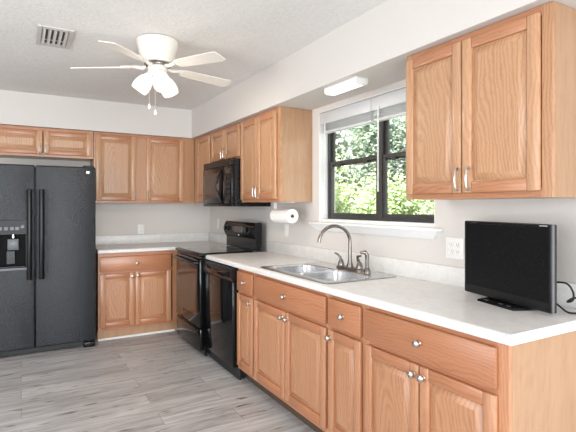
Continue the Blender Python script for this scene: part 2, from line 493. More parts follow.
def knob(parent, x, z):
    if 'knob' not in ORIG:
        m = MB(); m.lathe([(.0005, .030), (.010, .0285), (.0155, .025), (.0165, .021), (.013, .016), (.0065, .013), (.006, .004), (.009, .0)], NICK, 14, Matrix.Rotation(R(90), 4, 'X'))
        ORIG['knob'] = m.build('knob', parent, (x, -.0192, z)); return ORIG['knob']
    c = ORIG['knob'].copy(); COL.objects.link(c); c.parent = parent; c.location = (x, -.0192, z); return c


def cabinet(name, label, loc, rz, Wd, D, H, doors=(), drawers=(), frame=None, base=False, group=None, handle='pull', extra_w=0):
    """local x: left to right seen from the front, y: into the wall, z: up; origin at front-left-bottom of the face frame"""
    root = thing(name, label, 'cabinet', loc, rz, group)
    zb = .102 if base else 0
    wood = (BOV, BOH, BOP) if base else (OV2, OH, OP)
    m = MB(); W2 = Wd + extra_w
    m.box(0.0004, .016, FR, D, zb, H, OS); m.box(Wd - .016, Wd - .0004, FR, D, zb, H, OS)
    m.box(.016, Wd - .016, FR, D, zb, zb + .012, OS)
    if not base: m.box(.016, Wd - .016, FR + .001, D, H - .012, H, OS)
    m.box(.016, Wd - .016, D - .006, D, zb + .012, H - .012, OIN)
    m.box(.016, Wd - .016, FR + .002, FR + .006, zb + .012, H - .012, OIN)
    if base:
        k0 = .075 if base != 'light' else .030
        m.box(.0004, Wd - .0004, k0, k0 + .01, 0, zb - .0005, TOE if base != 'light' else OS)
        m.box(.0004, .016, .085, D, 0, zb - .0005, OS); m.box(Wd - .016, Wd - .0004, .085, D, 0, zb - .0005, OS)
    m.build('carcass', root)
    f = MB()
    for (a, b2, c, d, mt) in frame: f.box(a, b2, 0, FR - .0002, c, d, (BOV if base else OV) if mt == 'v' else wood[1], .0012)
    f.build('face_frame', root)
    for (x0, x1, z0, z1, hx, hz) in doors:
        d = door_mesh(x1 - x0, z1 - z0, 'door', root, (x0, -.0008, z0), sw=.05 if x1 - x0 > .24 else .042, mats=wood)
        (pull if handle == 'pull' else knob)(d, hx - x0, hz - z0)
    for (x0, x1, z0, z1) in drawers:
        d = door_mesh(x1 - x0, z1 - z0, 'drawer', root, (x0, -.0008, z0), flat=True, mats=wood)
        knob(d, (x1 - x0) / 2, (z1 - z0) / 2)
    return root


def std_frame(W_, zb, H, st=.04, top=.04, bot=.04, mids=(), rails=(), l=None, r_=None):
    l = l or st; r_ = r_ or st
    fr = [(0, l, zb, H, 'v'), (W_ - r_, W_, zb, H, 'v'), (l, W_ - r_, H - top, H, 'h'), (l, W_ - r_, zb, zb + bot, 'h')]
    for (a, b2, c, d) in mids: fr.append((a, b2, c, d, 'v'))
    for (z0, z1) in rails: fr.append((l, W_ - r_, z0, z1, 'h'))
    return fr


XU = XW - .305; XB = XW - .61     # fronts of wall and base cabinet frames on the window wall
YU = YB - .305; YBB = YB - .61
ZU = 1.383; HU = ZS - .002 - ZU
RW = R(-90)
GW, GB = 'oak wall cabinets', 'oak base cabinets'
# near wall cabinet
Wn = 1.790 - 1.018
cabinet('wall_cabinet', 'large golden oak two-door wall cabinet in the foreground above the television', (XU, 1.790, ZU), RW, Wn, .3045, HU,
        doors=[(.012, .361, .026, HU - .03, .349, .088), (.367, .728, .026, HU - .03, .410, .088)], frame=std_frame(Wn, 0, HU, r_=.045, mids=[(.345, .38, .04, HU - .04)]), group=GW)
Wc = 3.884 - 3.165
cabinet('wall_cabinet', 'oak two-door wall cabinet left of the window, above the paper towel roll', (XU, 3.884, ZU), RW, Wc, .3045, HU,
        doors=[(.012, .345, .024, HU - .026, .322, .085), (.351, .680, .024, HU - .026, .374, .085)], frame=std_frame(Wc, 0, HU), group=GW)
Wm = 4.648 - 3.886; ZM = 1.790; HM = ZS - .002 - ZM
cabinet('wall_cabinet', 'short oak two-door wall cabinet right above the microwave', (XU, 4.648, ZM), RW, Wm, .3045, HM,
        doors=[(.02, .378, .02, HM - .026, .355, .072), (.384, .742, .02, HM - .026, .407, .072)], frame=std_frame(Wm, 0, HM), group=GW)
Wk = 5.215 - 4.650
cabinet('wall_cabinet', 'narrow single-door oak wall cabinet in the corner left of the microwave', (XU, 5.215, ZU), RW, Wk, .3045, HU,
        doors=[(.13, .53, .024, HU - .026, .51, .085)], frame=std_frame(Wk, 0, HU, l=.12), group=GW)
# back wall
Wb = XU - .0015 - .660
cabinet('wall_cabinet', 'oak wall cabinet on the back wall with two separate doors, right of the refrigerator', (.660, YU, ZU), 0, Wb, .3045, HU,
        doors=[(.018, .428, .024, HU - .026, .408, .085), (.540, .962, .024, HU - .026, .562, .085)], frame=std_frame(Wb, 0, HU, r_=.14, mids=[(.42, .548, .04, HU - .04)]), group=GW)
Wf = .656 + .278; ZF = 1.842; HF = ZS - .002 - ZF
cabinet('wall_cabinet', 'short wide oak wall cabinet above the refrigerator', (-.278, YU, ZF), 0, Wf, .3045, HF,
        doors=[(.02, .462, .024, HF - .03, .440, .072), (.470, .914, .024, HF - .03, .492, .072)], frame=std_frame(Wf, 0, HF), group=GW)
Wo = .34; 
# base run, window wall
HB = .874
bot = .135
ztop = .855; zdr0 = .706; zd1 = .686


def base_unit(label, yfar, ynear, doors, drawers, **k):
    W_ = yfar - ynear
    return cabinet('base_cabinet', label, (XB, yfar, 0), RW, W_, .606, HB, doors=doors, drawers=drawers,
                   frame=std_frame(W_, .102, HB, st=.028, top=.03, bot=.04, rails=[(.675, .715)], **k), base=True, group=GB, handle='knob')


W1 = 3.272 - 2.976
base_unit('narrow oak base cabinet with drawer between the dishwasher and the sink cabinet', 3.272, 2.976,
          [(.012, .282, bot, zd1, .245, .645)], [(.012, .282, zdr0, ztop)])
W2 = 2.974 - 2.062
base_unit('wide two-door oak sink cabinet with false drawer front under the sink', 2.974, 2.062,
          [(.012, .452, bot, zd1, .425, .645), (.458, .900, bot, zd1, .486, .645)], [(.012, .900, zdr0, ztop)], mids=[(.435, .475, .142, .675)])
base_unit('narrow oak base cabinet with knotty drawer between the sink cabinet and the end cabinet', 2.060, 1.756,
          [(.012, .286, bot, zd1, .035, .645)], [(.012, .286, zdr0, ztop)])
base_unit('wide two-door oak base cabinet at the near end of the worktop', 1.754, .992,
          [(.014, .362, bot, zd1, .338, .645), (.368, .722, bot, zd1, .392, .645)], [(.014, .722, zdr0, ztop)], mids=[(.345, .385, .142, .675)], r_=.045)
# base cabinet on the back wall
Wq = XB - .662 + .035
cabinet('base_cabinet', 'oak base cabinet with one drawer and two doors against the back wall beside the refrigerator', (.662, YBB, 0), 0, Wq, .606, HB,
        doors=[(.014, .350, .130, .668, .325, .632), (.356, .728, .130, .668, .381, .632)], drawers=[(.014, .728, .690, .838)],
        frame=std_frame(Wq, .102, HB, st=.03, top=.035, bot=.03, rails=[(.665, .695)], mids=[(.335, .37, .132, .665)], r_=.075), base='light', group=GB, handle='knob')

# ------------------------------------------------------------------ worktops
def edge_profile(a_front, a_back, sgn=1):
    z0, z1 = .8765, .914; r = .016
    pts = [(a_back, z0), (a_front + .004, z0), (a_front, z0 + .004)]
    for i in range(6):
        a = R(180 - 90 * i / 5); pts.append((a_front + r + r * math.cos(a), z1 - r + r * math.sin(a)))
    pts.append((a_back, z1)); return pts


XC = XW - .635; YC = YB - .635
ct = thing('countertop', 'long white mottled laminate worktop holding the sink and the television', 'countertop', (XC, .972, .8765))
T = Matrix.Translation((-XC, -.972, -.8765))
m = MB()
y0, y1 = .972, 3.930
m.prism(edge_profile(XC, 1.492), y0, y1, 'y', COUNT, False, T)
hx0, hx1, hy0, hy1 = 1.492, 1.868, 2.142, 2.908
m.box(hx1, XW - .001, y0, y1, .8765, .914, COUNT, M=T); m.box(hx0, hx1, y0, hy0, .8765, .914, COUNT, M=T); m.box(hx0, hx1, hy1, y1, .8765, .914, COUNT, M=T)
m.build('worktop', ct)
m = MB(); m.box(XW - .021, XW - .001, y0, y1, .9142, 1.016, COUNT, .003, 2, T); m.build('backsplash', ct)
m = MB()
pr = edge_profile(XC - .0003, 1.49)[1:9]
m.tube([(p[0], .990, p[1] + .0001) for p in pr] + [(XC + .05, .985, .9142), (XC + .16, .975, .9142)], .0007, SEAM, 4, M=T); m.build('edge_seam', ct)

cb = thing('countertop', 'short white mottled laminate worktop on the back wall turning into the corner beside the range', 'countertop', (.657, YC, .8765))
T = Matrix.Translation((-.657, -YC, -.8765))
m = MB(); m.prism(edge_profile(YC, YC + .06), .657, XC + .03, 'x', COUNT, False, T)
m.box(.657, XW - .001, YC + .06, YB - .001, .8765, .914, COUNT, M=T)
m.box(XC + .03, XW - .001, 4.663, YC + .06, .8765, .914, COUNT, M=T); m.box(XC, XC + .03, 4.663, YC + .02, .8765, .914, COUNT, M=T)
m.build('worktop', cb)
m = MB(); m.box(.657, XW - .022, YB - .021, YB - .001, .9142, 1.016, COUNT, .003, 2, T); m.box(XW - .021, XW - .001, 4.663, YB - .001, .9142, 1.016, COUNT, .003, 2, T)
m.build('backsplash', cb)

# ------------------------------------------------------------------ refrigerator
fx0, fx1 = -.281, .621; fy = 4.765
fr = thing('refrigerator', 'black textured side-by-side refrigerator with ice dispenser', 'refrigerator', (fx0, fy, 0))
FW = fx1 - fx0
MB().box(.004, FW - .004, .075, .735, .03, 1.705, BLK2, .004).build('body', fr)
split = .391
def fridge_door(nm, x0, x1, hole=None):
    z0, z1 = .062, 1.722; t = .068; c = .012
    m = MB()
    out = rrect((x0 + x1) / 2, (z0 + z1) / 2, (x1 - x0) / 2 - c, (z1 - z0) / 2 - c, .004, 3)
    out2 = rrect((x0 + x1) / 2, (z0 + z1) / 2, (x1 - x0) / 2 - c * .3, (z1 - z0) / 2 - c * .3, .008, 3)
    out3 = rrect((x0 + x1) / 2, (z0 + z1) / 2, (x1 - x0) / 2, (z1 - z0) / 2, .012, 3)
    loops = [out]
    if hole: loops.append([(hole[0], hole[2]), (hole[1], hole[2]), (hole[1], hole[3]), (hole[0], hole[3])])
    m.bm(fill_holes(loops, 0, lambda p: (p[0], 0, p[1])), FRIDGE)
    n = len(out)
    rings = [(out, 0), (out2, c * .35), (out3, c), (out3, t)]
    vs = [(p[0], d, p[1]) for lp, d in rings for p in lp]
    m.add(vs, [[k * n + i, k * n + (i + 1) % n, (k + 1) * n + (i + 1) % n, (k + 1) * n + i] for k in range(3) for i in range(n)], FRIDGE, True)
    m.add([(p[0], t, p[1]) for p in out3], [list(range(n))], BLKM)
    if hole:
        a, b2, c0, d0 = hole; q = .055
        vs = [(x, y, z) for y in (0, q) for (x, z) in ((a, c0), (b2, c0), (b2, d0), (a, d0))]
        m.add(vs, [[0, 1, 5, 4], [1, 2, 6, 5], [2, 3, 7, 6], [3, 0, 4, 7], [4, 5, 6, 7]], CAVITY)
    return m.build(nm, fr)


hole = (.085, .315, .800, 1.095)
fd = fridge_door('freezer_door', .0, split - .003, hole)
rd = fridge_door('refrigerator_door', split + .003, FW)
for d, x in ((fd, split - .046), (rd, split + .050)):
    m = MB(); k = 14
    pts = [(x, -.052 - .012 * math.sin(PI * i / k), .690 + .81 * i / k) for i in range(k + 1)]
    vs = []
    for p in pts:
        for (dx, dy) in ((-.021, .012), (-.021, 0), (-.014, -.009), (0, -.013), (.014, -.009), (.021, 0)): vs.append((p[0] + dx, p[1] + dy, p[2]))
    fs = [[i * 6 + j, i * 6 + (j + 1) % 6, i * 6 + 6 + (j + 1) % 6, i * 6 + 6 + j] for i in range(k) for j in range(6)]
    fs += [list(range(6)), list(range(k * 6, k * 6 + 6))]
    m.add(vs, fs, BLKH, True)
    for z in (.72, 1.47): m.box(x - .012, x + .012, -.045, .001, z - .02, z + .02, BLK2, .003)
    m.build('door_handle', d)
m = MB()   # dispenser: bezel, control panel, buttons, paddle, tray
a, b2, c0, d0 = hole
m.box(a - .02, b2 + .02, -.006, .0, d0, 1.225, BLKP, .003); m.box(a - .02, a, -.006, 0, c0 - .02, d0, BLKP, .002); m.box(b2, b2 + .02, -.006, 0, c0 - .02, d0, BLKP, .002)
m.box(a - .02, b2 + .02, -.012, .0, c0 - .022, c0, GREYB, .003)
for i, x in enumerate((.105, .15, .195, .235)): m.box(x, x + .03, -.0085, -.006, 1.135, 1.165, GREYB, .002)
m.lathe([(.022, 0), (.022, .006), (.014, .014), (0.0, .015)], GREYB, 16, Matrix.Translation((.292, -.006, 1.165)) @ Matrix.Rotation(R(90), 4, 'X'))
m.box(.175, .262, .022, .05, .955, 1.055, GREYB, .006, 2); m.box(.165, .235, .03, .05, .83, .95, BLK2, .004)
m.box(a + .004, b2 - .004, .004, .05, c0 + .002, c0 + .014, BLK2, .002); m.lathe([(.014, 0), (.014, -.03), (.01, -.032)], CHROM, 12, Matrix.Translation((.22, .03, d0)))
m.build('ice_dispenser', fd)
m = MB()
for dx in (0, .014):
    m.box(.820 + dx, .824 + dx, -.003, 0.001, 1.655, 1.68, NICK); m.box(.824 + dx, .831 + dx, -.003, 0.001, 1.675, 1.68, NICK); m.box(.824 + dx, .829 + dx, -.003, 0.001, 1.664, 1.668, NICK)
o = m.build('badge', rd); o['label'] = 'small silver maker badge'
MB().box(.03, FW - .03, .05, .075, .012, .055, BLKM, .003).build('kick_grille', fr)
for x in (.055, FW - .055): MB().box(x - .05, x + .05, .005, .09, .0, .05, BLK2, .006, 2).build('foot_cover', fr)
for x in (.06, FW - .06): MB().box(x - .045, x + .045, .03, .12, 1.7225, 1.738, BLKM, .003).build('hinge_cover', fr)

# ------------------------------------------------------------------ range   local: x = toward camera along the wall (left to right), y = into wall
rx = 1.380
rg = thing('range', 'black freestanding electric range with glass cooktop between the corner and the dishwasher', 'range', (rx, 4.658, 0), RW)
Wr = 4.658 - 3.934; D2 = 1.985 - rx
MB().box(.002, Wr - .002, .035, D2, .03, .898, BLK2, .003).build('body', rg)
m = MB(); m.box(0, Wr, -.02, D2 - .085, .899, .926, BLK2, .010, 3); m.box(.02, Wr - .02, .012, D2 - .10, .926, .9285, GLASSB, .001)
ck = m.build('cooktop', rg)
for (x, y, rr) in ((.2, .16, .105), (.56, .16, .085), (.2, .41, .08), (.56, .41, .105)):
    m = MB(); m.lathe([(rr - .004, .9287), (rr, .9289), (rr + .001, .9286)], BURN, 32, Matrix.Translation((x, y, 0))); m.build('burner_ring', ck)
od = MB()
od.box(.006, Wr - .006, -.008, .034, .262, .872, BLK, .006, 2)
odo = od.build('oven_door', rg)
MB().box(.075, Wr - .075, -.0105, -.0075, .36, .775, GLASSB, .001).build('window', odo)
m = MB(); m.tube([(.05, -.010, .838), (.055, -.045, .842), (.10, -.052, .842), (Wr - .10, -.052, .842), (Wr - .055, -.045, .842), (Wr - .05, -.010, .838)], .012, BLK, 10); m.build('handle', odo)
MB().box(.004, Wr - .004, .0, .034, .875, .898, BLK2, .003).build('vent_trim', rg)
dw = MB().box(.006, Wr - .006, -.005, .034, .06, .250, BLK, .006, 2).build('storage_drawer', rg)
MB().box(.05, Wr - .05, -.018, -.0045, .222, .243, BLK, .005, 2).build('pull_lip', dw)
MB().box(.02, Wr - .02, .05, .07, .0, .058, BLKM).build('kick_plate', rg)
m = MB()   # backguard : lower neck and a bulged control head
g0 = D2 - .082
m.prism([(g0 + .02, .9265), (D2, .9265), (D2, 1.04), (g0 + .02, 1.04)], .004, Wr - .004, 'x', BLK2)
pf = [(g0 + .015, 1.035)] + [(g0 + .032 - .045 * math.sin(PI * (i + .6) / 8.4) ** .8, 1.035 + .155 * i / 7) for i in range(8)] + [(D2 - .01, 1.193), (D2, 1.18), (D2, 1.035)]
m.prism(pf, .0, Wr, 'x', BLK, True)
bgd = m.build('backguard', rg)
for x in (.07, .155, .60, .685):
    m = MB(); M = Matrix.Translation((x, g0 - .010, 1.118)) @ Matrix.Rotation(R(84), 4, 'X')
    m.lathe([(.028, 0), (.028, .003)], STEELD, 18, M); m.lathe([(.026, 0), (.024, .018), (.02, .021), (0, .0215)], BLK, 18, M); m.box(-.004, .004, -.022, .022, .02, .027, BLKM, .001, M=M); m.build('knob', bgd)
m = MB(); m.box(.28, .49, g0 - .0165, g0 - .008, 1.085, 1.15, GLASSB, .002)
m.build('clock_panel', bgd)
m = MB(); M = Matrix.Translation((.385, g0 - .006, 1.058))
m.lathe([(0, .004), (.009, .003), (.011, 0)], CHROM, 14, M @ Matrix.Rotation(R(90), 4, 'X') @ Matrix.Scale(1.7, 4, (1, 0, 0))); m.build('badge', bgd)

# ------------------------------------------------------------------ dishwasher
dwr = thing('dishwasher', 'black built-in dishwasher between the range and the base cabinets', 'dishwasher', (1.404, 3.9275, 0), RW)
Wd = 3.9275 - 3.2755
MB().box(.004, Wd - .004, .045, .60, .10, .872, BLK2).build('tub', dwr)
m = MB(); m.box(.004, Wd - .004, 0, .044, .105, .765, BLK, .006, 2)
ddo = m.build('door', dwr)
pf = [(0.044, .768), (.0, .768), (-.008, .79), (-.008, .83), (.0, .868), (.044, .868)]
m = MB(); m.prism(pf, .004, Wd - .004, 'x', BLK2)
cp = m.build('control_panel', dwr)
m = MB()
n = 12; vs = []
for i in range(n + 1):
    x = .05 + (Wd - .10) * i / n; s_ = math.sin(PI * i / n)
    for (dy, dz) in ((.0, .026), (-.018 * s_ - .002, .018), (-.022 * s_ - .002, .0), (-.012 * s_ - .002, -.016), (0, -.02)): vs.append((x, -.0085 + dy, .812 - .012 * s_ + dz))
fs = [[i * 5 + j, i * 5 + j + 1, i * 5 + 6 + j, i * 5 + 5 + j] for i in range(n) for j in range(4)]
m.add(vs, fs, BLK, True); m.build('handle', cp)
MB().box(.006, Wd - .006, .06, .075, .0, .098, BLKM).build('kick_plate', dwr)
for x in (.04, Wd - .04): MB().lathe([(.014, 0), (.014, .012), (.006, .012), (.006, .099)], BLKM, 10, Matrix.Translation((x, .052 + .05, 0))).build('leveling_foot', dwr)

# ------------------------------------------------------------------ microwave
mwx = 1.665
mw = thing('microwave', 'black over-the-range microwave with bowed handle hanging under the short cabinet', 'microwave', (mwx, 4.6465, 1.345), RW)
Wm2 = 4.6465 - 3.8875; Hm = 1.787 - 1.345; Dm = XW - .002 - mwx
MB().box(0, Wm2, .03, Dm, 0, Hm, BLK2, .003).build('case', mw)
md = MB().box(.002, .565, -.012, .029, .03, Hm - .065, BLK, .006, 2).build('door', mw)
MB().box(.055, .455, -.0145, -.0115, .085, Hm - .115, plain('microwave_window', (.035, .03, .028), .12, spec=.7), .001).build('window', md)
k = 12
m = MB()
pts = [(.515, -.012 - .05 * math.sin(PI * i / k), .035 + (Hm - .11) * i / k) for i in range(k + 1)]
vs = []
for i, p in enumerate(pts):
    wv = .008 + .022 * math.sin(PI * i / k)
    for (dx, dy) in ((-wv, .006), (-wv * .7, -.006), (wv * .7, -.006), (wv, .006)): vs.append((p[0] + dx, p[1] + dy, p[2]))
fs = [[i * 4 + j, i * 4 + (j + 1) % 4, i * 4 + 4 + (j + 1) % 4, i * 4 + 4 + j] for i in range(k) for j in range(4)] + [[0, 1, 2, 3], [k * 4 + j for j in range(4)]]
m.add(vs, fs, BLK, True); m.build('handle', md)
cpm = MB().box(.568, Wm2 - .002, -.010, .029, .03, Hm - .065, BLK2, .006, 2).build('control_panel', mw)
MB().box(.60, .725, -.0125, -.0095, Hm - .13, Hm - .09, GLASSB, .001).build('display', cpm)
for i in range(4):
    for j in range(3): MB().box(.602 + j * .043, .637 + j * .043, -.0118, -.0095, .08 + i * .045, .112 + i * .045, BLKM, .002).build('button', cpm)
m = MB(); m.box(.002, Wm2 - .002, -.006, .029, Hm - .062, Hm - .001, BLK2, .003)
for i in range(3): m.box(.03, Wm2 - .03, -.0085, -.0055, Hm - .052 + i * .016, Hm - .046 + i * .016, BLKM)
m.build('vent_grille', mw)
MB().box(.002, Wm2 - .002, -.008, .029, .001, .027, BLK2, .004, 2).build('bottom_trim', mw)

# ------------------------------------------------------------------ sink
sx0, sx1, sy0, sy1 = 1.462, 2.000, 2.105, 2.945
sk = thing('sink', 'double-bowl stainless steel drop-in sink below the window', 'sink', ((sx0 + sx1) / 2, (sy0 + sy1) / 2, .914))
ccx, ccy = (sx0 + sx1) / 2, (sy0 + sy1) / 2
T = Matrix.Translation((-ccx, -ccy, -.914))
outer = rrect(ccx, ccy, (sx1 - sx0) / 2, (sy1 - sy0) / 2, .03)
outer_in = rrect(ccx, ccy, (sx1 - sx0) / 2 - .010, (sy1 - sy0) / 2 - .010, .026)
bowls = [(1.682, 2.337, .172, .182), (1.682, 2.713, .172, .182)]
bl = [rrect(c[0], c[1], c[2], c[3], .065, 6) for c in bowls]
m = MB(); m.bm(fill_holes([outer_in] + bl, 0, lambda p: (p[0], p[1], .9205)), STEEL, False, T)
n = len(outer)
vs = [(p[0], p[1], .9205) for p in outer_in] + [(p[0], p[1], .9195) for p in rrect(ccx, ccy, (sx1 - sx0) / 2 - .003, (sy1 - sy0) / 2 - .003, .029)] + [(p[0], p[1], .9144) for p in outer]
m.add(vs, [[k * n + i, k * n + (i + 1) % n, k * n + n + (i + 1) % n, k * n + n + i] for k in range(2) for i in range(n)], STEELD, True, T)  # darker steel puts the rim's shaded outline into the colour
m.build('rim', sk)
for c in bowls:
    m = MB(); rings = [(0, .9205, 0), (.006, .914, 0), (.012, .80, .004), (.022, .765, .01), (.05, .752, .01), (.13, .748, 0)]
    vs = []
    for ins, z, _ in rings:
        vs += [(p[0], p[1], z) for p in rrect(c[0], c[1], c[2] - ins, c[3] - ins, max(.02, .065 - ins * .3), 6)]
    n = 28
    fs = [[k * n + i, k * n + (i + 1) % n, k * n + n + (i + 1) % n, k * n + n + i] for k in range(len(rings) - 1) for i in range(n)]
    fs.append([(len(rings) - 1) * n + i for i in range(n)])
    m.add(vs, fs, STEEL, True, T); bo = m.build('bowl', sk)
    m = MB(); m.lathe([(.042, .7495), (.04, .752), (.028, .749), (.0, .7488)], STEELD, 20, T @ Matrix.Translation((c[0], c[1], 0))); m.build('drain', bo)

# ------------------------------------------------------------------ faucet
fxx, fyy = 1.932, 2.502; zt = .9206
fa = thing('faucet', 'brushed nickel two-handle gooseneck faucet at the back of the sink', 'faucet', (fxx, fyy, zt))
m = MB(); lp = rrect(0, 0, .030, .135, .028, 6)
lp2 = rrect(0, 0, .022, .126, .021, 6); n = len(lp)
vs = [(p[0], p[1], 0) for p in lp] + [(p[0], p[1], .010) for p in lp] + [(p[0], p[1], .017) for p in lp2]
m.add(vs, [[k * n + i, k * n + (i + 1) % n, k * n + n + (i + 1) % n, k * n + n + i] for k in range(2) for i in range(n)] + [[2 * n + i for i in range(n)]], BRONZ, True)
m.build('deck_plate', fa)
m = MB(); dirv = Vector((-.225, .02, 0)); Rr = .5
pts = [(0, 0, .016), (0, 0, .06), (0, 0, .16), (0, 0, .185)]
for i in range(1, 15):
    a = R(180 * i / 14 * .93); rr = .120
    pts.append(tuple(dirv.normalized() * (rr - rr * math.cos(a)) + Vector((0, 0, .185 + rr * .93 * math.sin(a)))))
e = Vector(pts[-1]); pts.append(tuple(e + Vector((-.003, 0, -.022))))
m.tube(pts, [.015, .0135, .012] + [.0115] * (len(pts) - 3), BRONZ, 14)
m.lathe([(.024, .0165), (.022, .03), (.016, .05), (.0145, .06)], BRONZ, 18)
m.build('spout', fa)
for sgn in (1, -1):
    m = MB(); M = Matrix.Translation((0, sgn * .101, 0))
    m.lathe([(.023, .0165), (.021, .035), (.015, .052), (.012, .058), (0, .060)], BRONZ, 16, M)
    if sgn > 0: m.tube([(0, 0, .05), (-.004, .008, .075), (-.012, .026, .092), (-.016, .05, .098)], [.010, .009, .007, .006], BRONZ, 10, M=M)
    else: m.tube([(0, 0, .05), (-.01, .004, .078), (-.022, -.006, .098), (-.018, -.038, .104)], [.011, .010, .008, .007], BRONZ, 10, M=M)
    m.build('handle', fa)
sp = thing('side_sprayer', 'brushed nickel pull-out side sprayer right of the faucet', 'sprayer', (1.915, 2.302, zt))
MB().lathe([(.024, 0), (.022, .012), (.016, .028), (.014, .034)], BRONZ, 16, closed=True).build('base', sp)
m = MB(); m.tube([(0, 0, .0345), (0, 0, .085), (-.001, 0, .115), (-.012, .006, .134), (-.04, .02, .130)], [.012, .0125, .014, .014, .010], BRONZ, 12); m.build('spray_head', sp)

# ------------------------------------------------------------------ television
tv = thing('television', 'small black flat-screen television standing on the near end of the worktop', 'television', (1.862, 1.305, .9142), R(-103.2))
w, z0, z1 = .259, .010, .362
m = MB(); m.box(-w, w, 0, .030, z0, z1, BLKM, .004, 2); m.box(-w + .04, w - .04, .028, .062, z0 + .04, z1 - .06, BLKM, .012, 2)
m.box(-w - .0004, w + .0004, .004, .018, z0 - .0004, z1 + .0004, LEDGE, .002)
m.build('case', tv)
MB().box(-w + .012, w - .012, -.0012, .0, z0 + .042, z1 - .012, SCREEN).build('screen', tv)
m = MB()
for a in ((-w + .003, w - .003, z1 - .011, z1 - .003), (-w + .003, w - .003, z0 + .003, z0 + .041), (-w + .003, -w + .011, z0 + .041, z1 - .011), (w - .011, w - .003, z0 + .041, z1 - .011)):
    m.box(a[0], a[1], -.003, .0, a[2], a[3], BLK2, .001)
m.box(-.205, -.165, -.0042, -.003, z1 - .0075, z1 - .0045, CHROM); m.box(.205, .245, -.0042, -.003, z1 - .0085, z1 - .0045, CHROM)  # bright strips stand in for reflections along the top edge
m.build('bezel', tv)
m = MB()
lp = [(-.085, -.068), (.135, -.068), (.165, .095), (-.125, .095)]
vs = [(p[0], p[1], 0) for p in lp] + [(p[0] * .985, p[1] * .97, .009) for p in lp]
m.add(vs, [[i, (i + 1) % 4, 4 + (i + 1) % 4, 4 + i] for i in range(4)] + [[0, 1, 2, 3], [4, 5, 6, 7]], BLK)
m.box(-.06, .06, .035, .06, .009, .12, BLKM, .005)
for x in (-.06, .03, .075): m.box(x, x + .022, -.052, -.044, .0088, .0098, GREYB)
m.build('stand', tv)


def smooth_pts(pts, k=6):
    P = [Vector(p) for p in pts]; out = []
    for i in range(len(P) - 1):
        p0, p1, p2, p3 = P[max(i - 1, 0)], P[i], P[i + 1], P[min(i + 2, len(P) - 1)]
        for j in range(k):
            t = j / k
            out.append(.5 * ((2 * p1) + (-p0 + p2) * t + (2 * p0 - 5 * p1 + 4 * p2 - p3) * t * t + (-p0 + 3 * p1 - 3 * p2 + p3) * t ** 3))
    return out + [P[-1]]


m = MB(); m.tube(smooth_pts([(1.945, 1.16, 1.02), (1.955, 1.085, 1.03), (1.958, 1.055, 1.0), (1.95, 1.05, .965), (1.945, 1.07, .955), (1.95, 1.05, .972), (1.965, 1.03, .975), (1.985, 1.015, .97), (1.99, 1.008, .945), (2.0, 1.0, .925), (2.02, .995, .9190)]), .0042, CORDM, 8)
tag(m.build('power_cord'), 'black power cord looping out behind the television towards the wall', 'cord')
m = MB(); m.tube(smooth_pts([(1.945, 1.13, .95), (1.935, 1.09, .93), (1.915, 1.05, .9190), (1.93, 1.02, .9190), (1.96, 1.0, .9190), (1.985, .988, .9190)]), .0040, CORDM, 8)
tag(m.build('antenna_cord'), 'lower black cord lying flat on the worktop behind the television', 'cord')

# ------------------------------------------------------------------ paper towel
px_, pz_ = 1.890, 1.268
ph = thing('paper_towel_holder', 'white paper towel holder screwed under the wall cabinet', 'towel holder', (px_, 3.34, ZU - .0005))
for y in (3.486,):
    m = MB(); m.box(-.014, .014, y - 3.34 - .003, y - 3.34 + .003, pz_ - ZU - .018, 0, PLAST, .002); m.build('bracket_arm', ph)
MB().box(-.02, .02, -.149, .149, -.006, -.0003, PLAST, .001).build('mounting_plate', ph)
m = MB(); m.tube([(0, -.151, pz_ - ZU), (0, .151, pz_ - ZU)], .008, CARD, 12); m.lathe([(.0, .006), (.009, .005), (.0115, 0)], CARD, 14, Matrix.Translation((0, -.1495, pz_ - ZU)) @ Matrix.Rotation(R(90), 4, 'X')); m.build('rod', ph)
m = MB(); M = Matrix.Translation((0, -.140, 0)) @ Matrix.Rotation(R(-90), 4, 'X')
m.lathe([(.015, 0), (.055, 0), (.0585, .003), (.0595, .14), (.0585, .277), (.055, .28), (.015, .28), (.015, 0)], PAPER, 36, M)
pr = m.build('paper_towel_roll', None, (px_, 3.34, pz_)); tag(pr, 'white paper towel roll hanging under the cabinet left of the window', 'paper towels')

# ------------------------------------------------------------------ wall plates
def plate(label, loc, rz, kinds):
    wd = .072 + .046 * (len(kinds) - 1)
    o = thing('outlet' if kinds[0] == 'o' else 'light_switch', label, 'outlet' if kinds[0] == 'o' else 'switch', loc, rz, 'white wall plates')
    m = MB(); m.box(-wd / 2, wd / 2, -.006, 0, -.058, .058, PLAST, .003, 2)
    m.build('cover_plate', o)
    for i, kd in enumerate(kinds):
        x = (i - (len(kinds) - 1) / 2) * .046
        if kd == 'o':
            for z in (.02, -.02):
                m = MB(); m.box(x - .015, x + .015, -.0075, -.0058, z - .014, z + .014, PLAST, .004)
                for s_ in (-.006, .006): m.box(x + s_ - .0013, x + s_ + .0013, -.0079, -.0072, z - .003, z + .007, SLOT)
                m.lathe([(.0, .0079), (.0024, .0079), (.0024, .007)], SLOT, 8, Matrix.Translation((x, 0, z - .008)) @ Matrix.Rotation(R(90), 4, 'X'))
                m.build('socket', o)
        else:
            m = MB(); m.box(x - .006, x + .006, -.008, -.0058, -.013, .013, PLAST, .001); m.box(x - .0035, x + .0035, -.017, -.007, .0, .011, PLAST, .0015); m.build('toggle', o)
    return o


plate('white outlet on the back wall between the refrigerator and the corner', (1.211, YB - .0004, 1.078), 0, 'o')
plate('white double outlet plate on the wall just left of the television', (XW - .0004, 1.733, 1.118), RW, 'oo')
plate('white outlet on the wall under the paper towel roll', (XW - .0004, 3.585, 1.135), RW, 'o')
plate('white switch plate on the wall left of the range backguard', (XW - .0004, 5.235, 1.135), RW, 's')

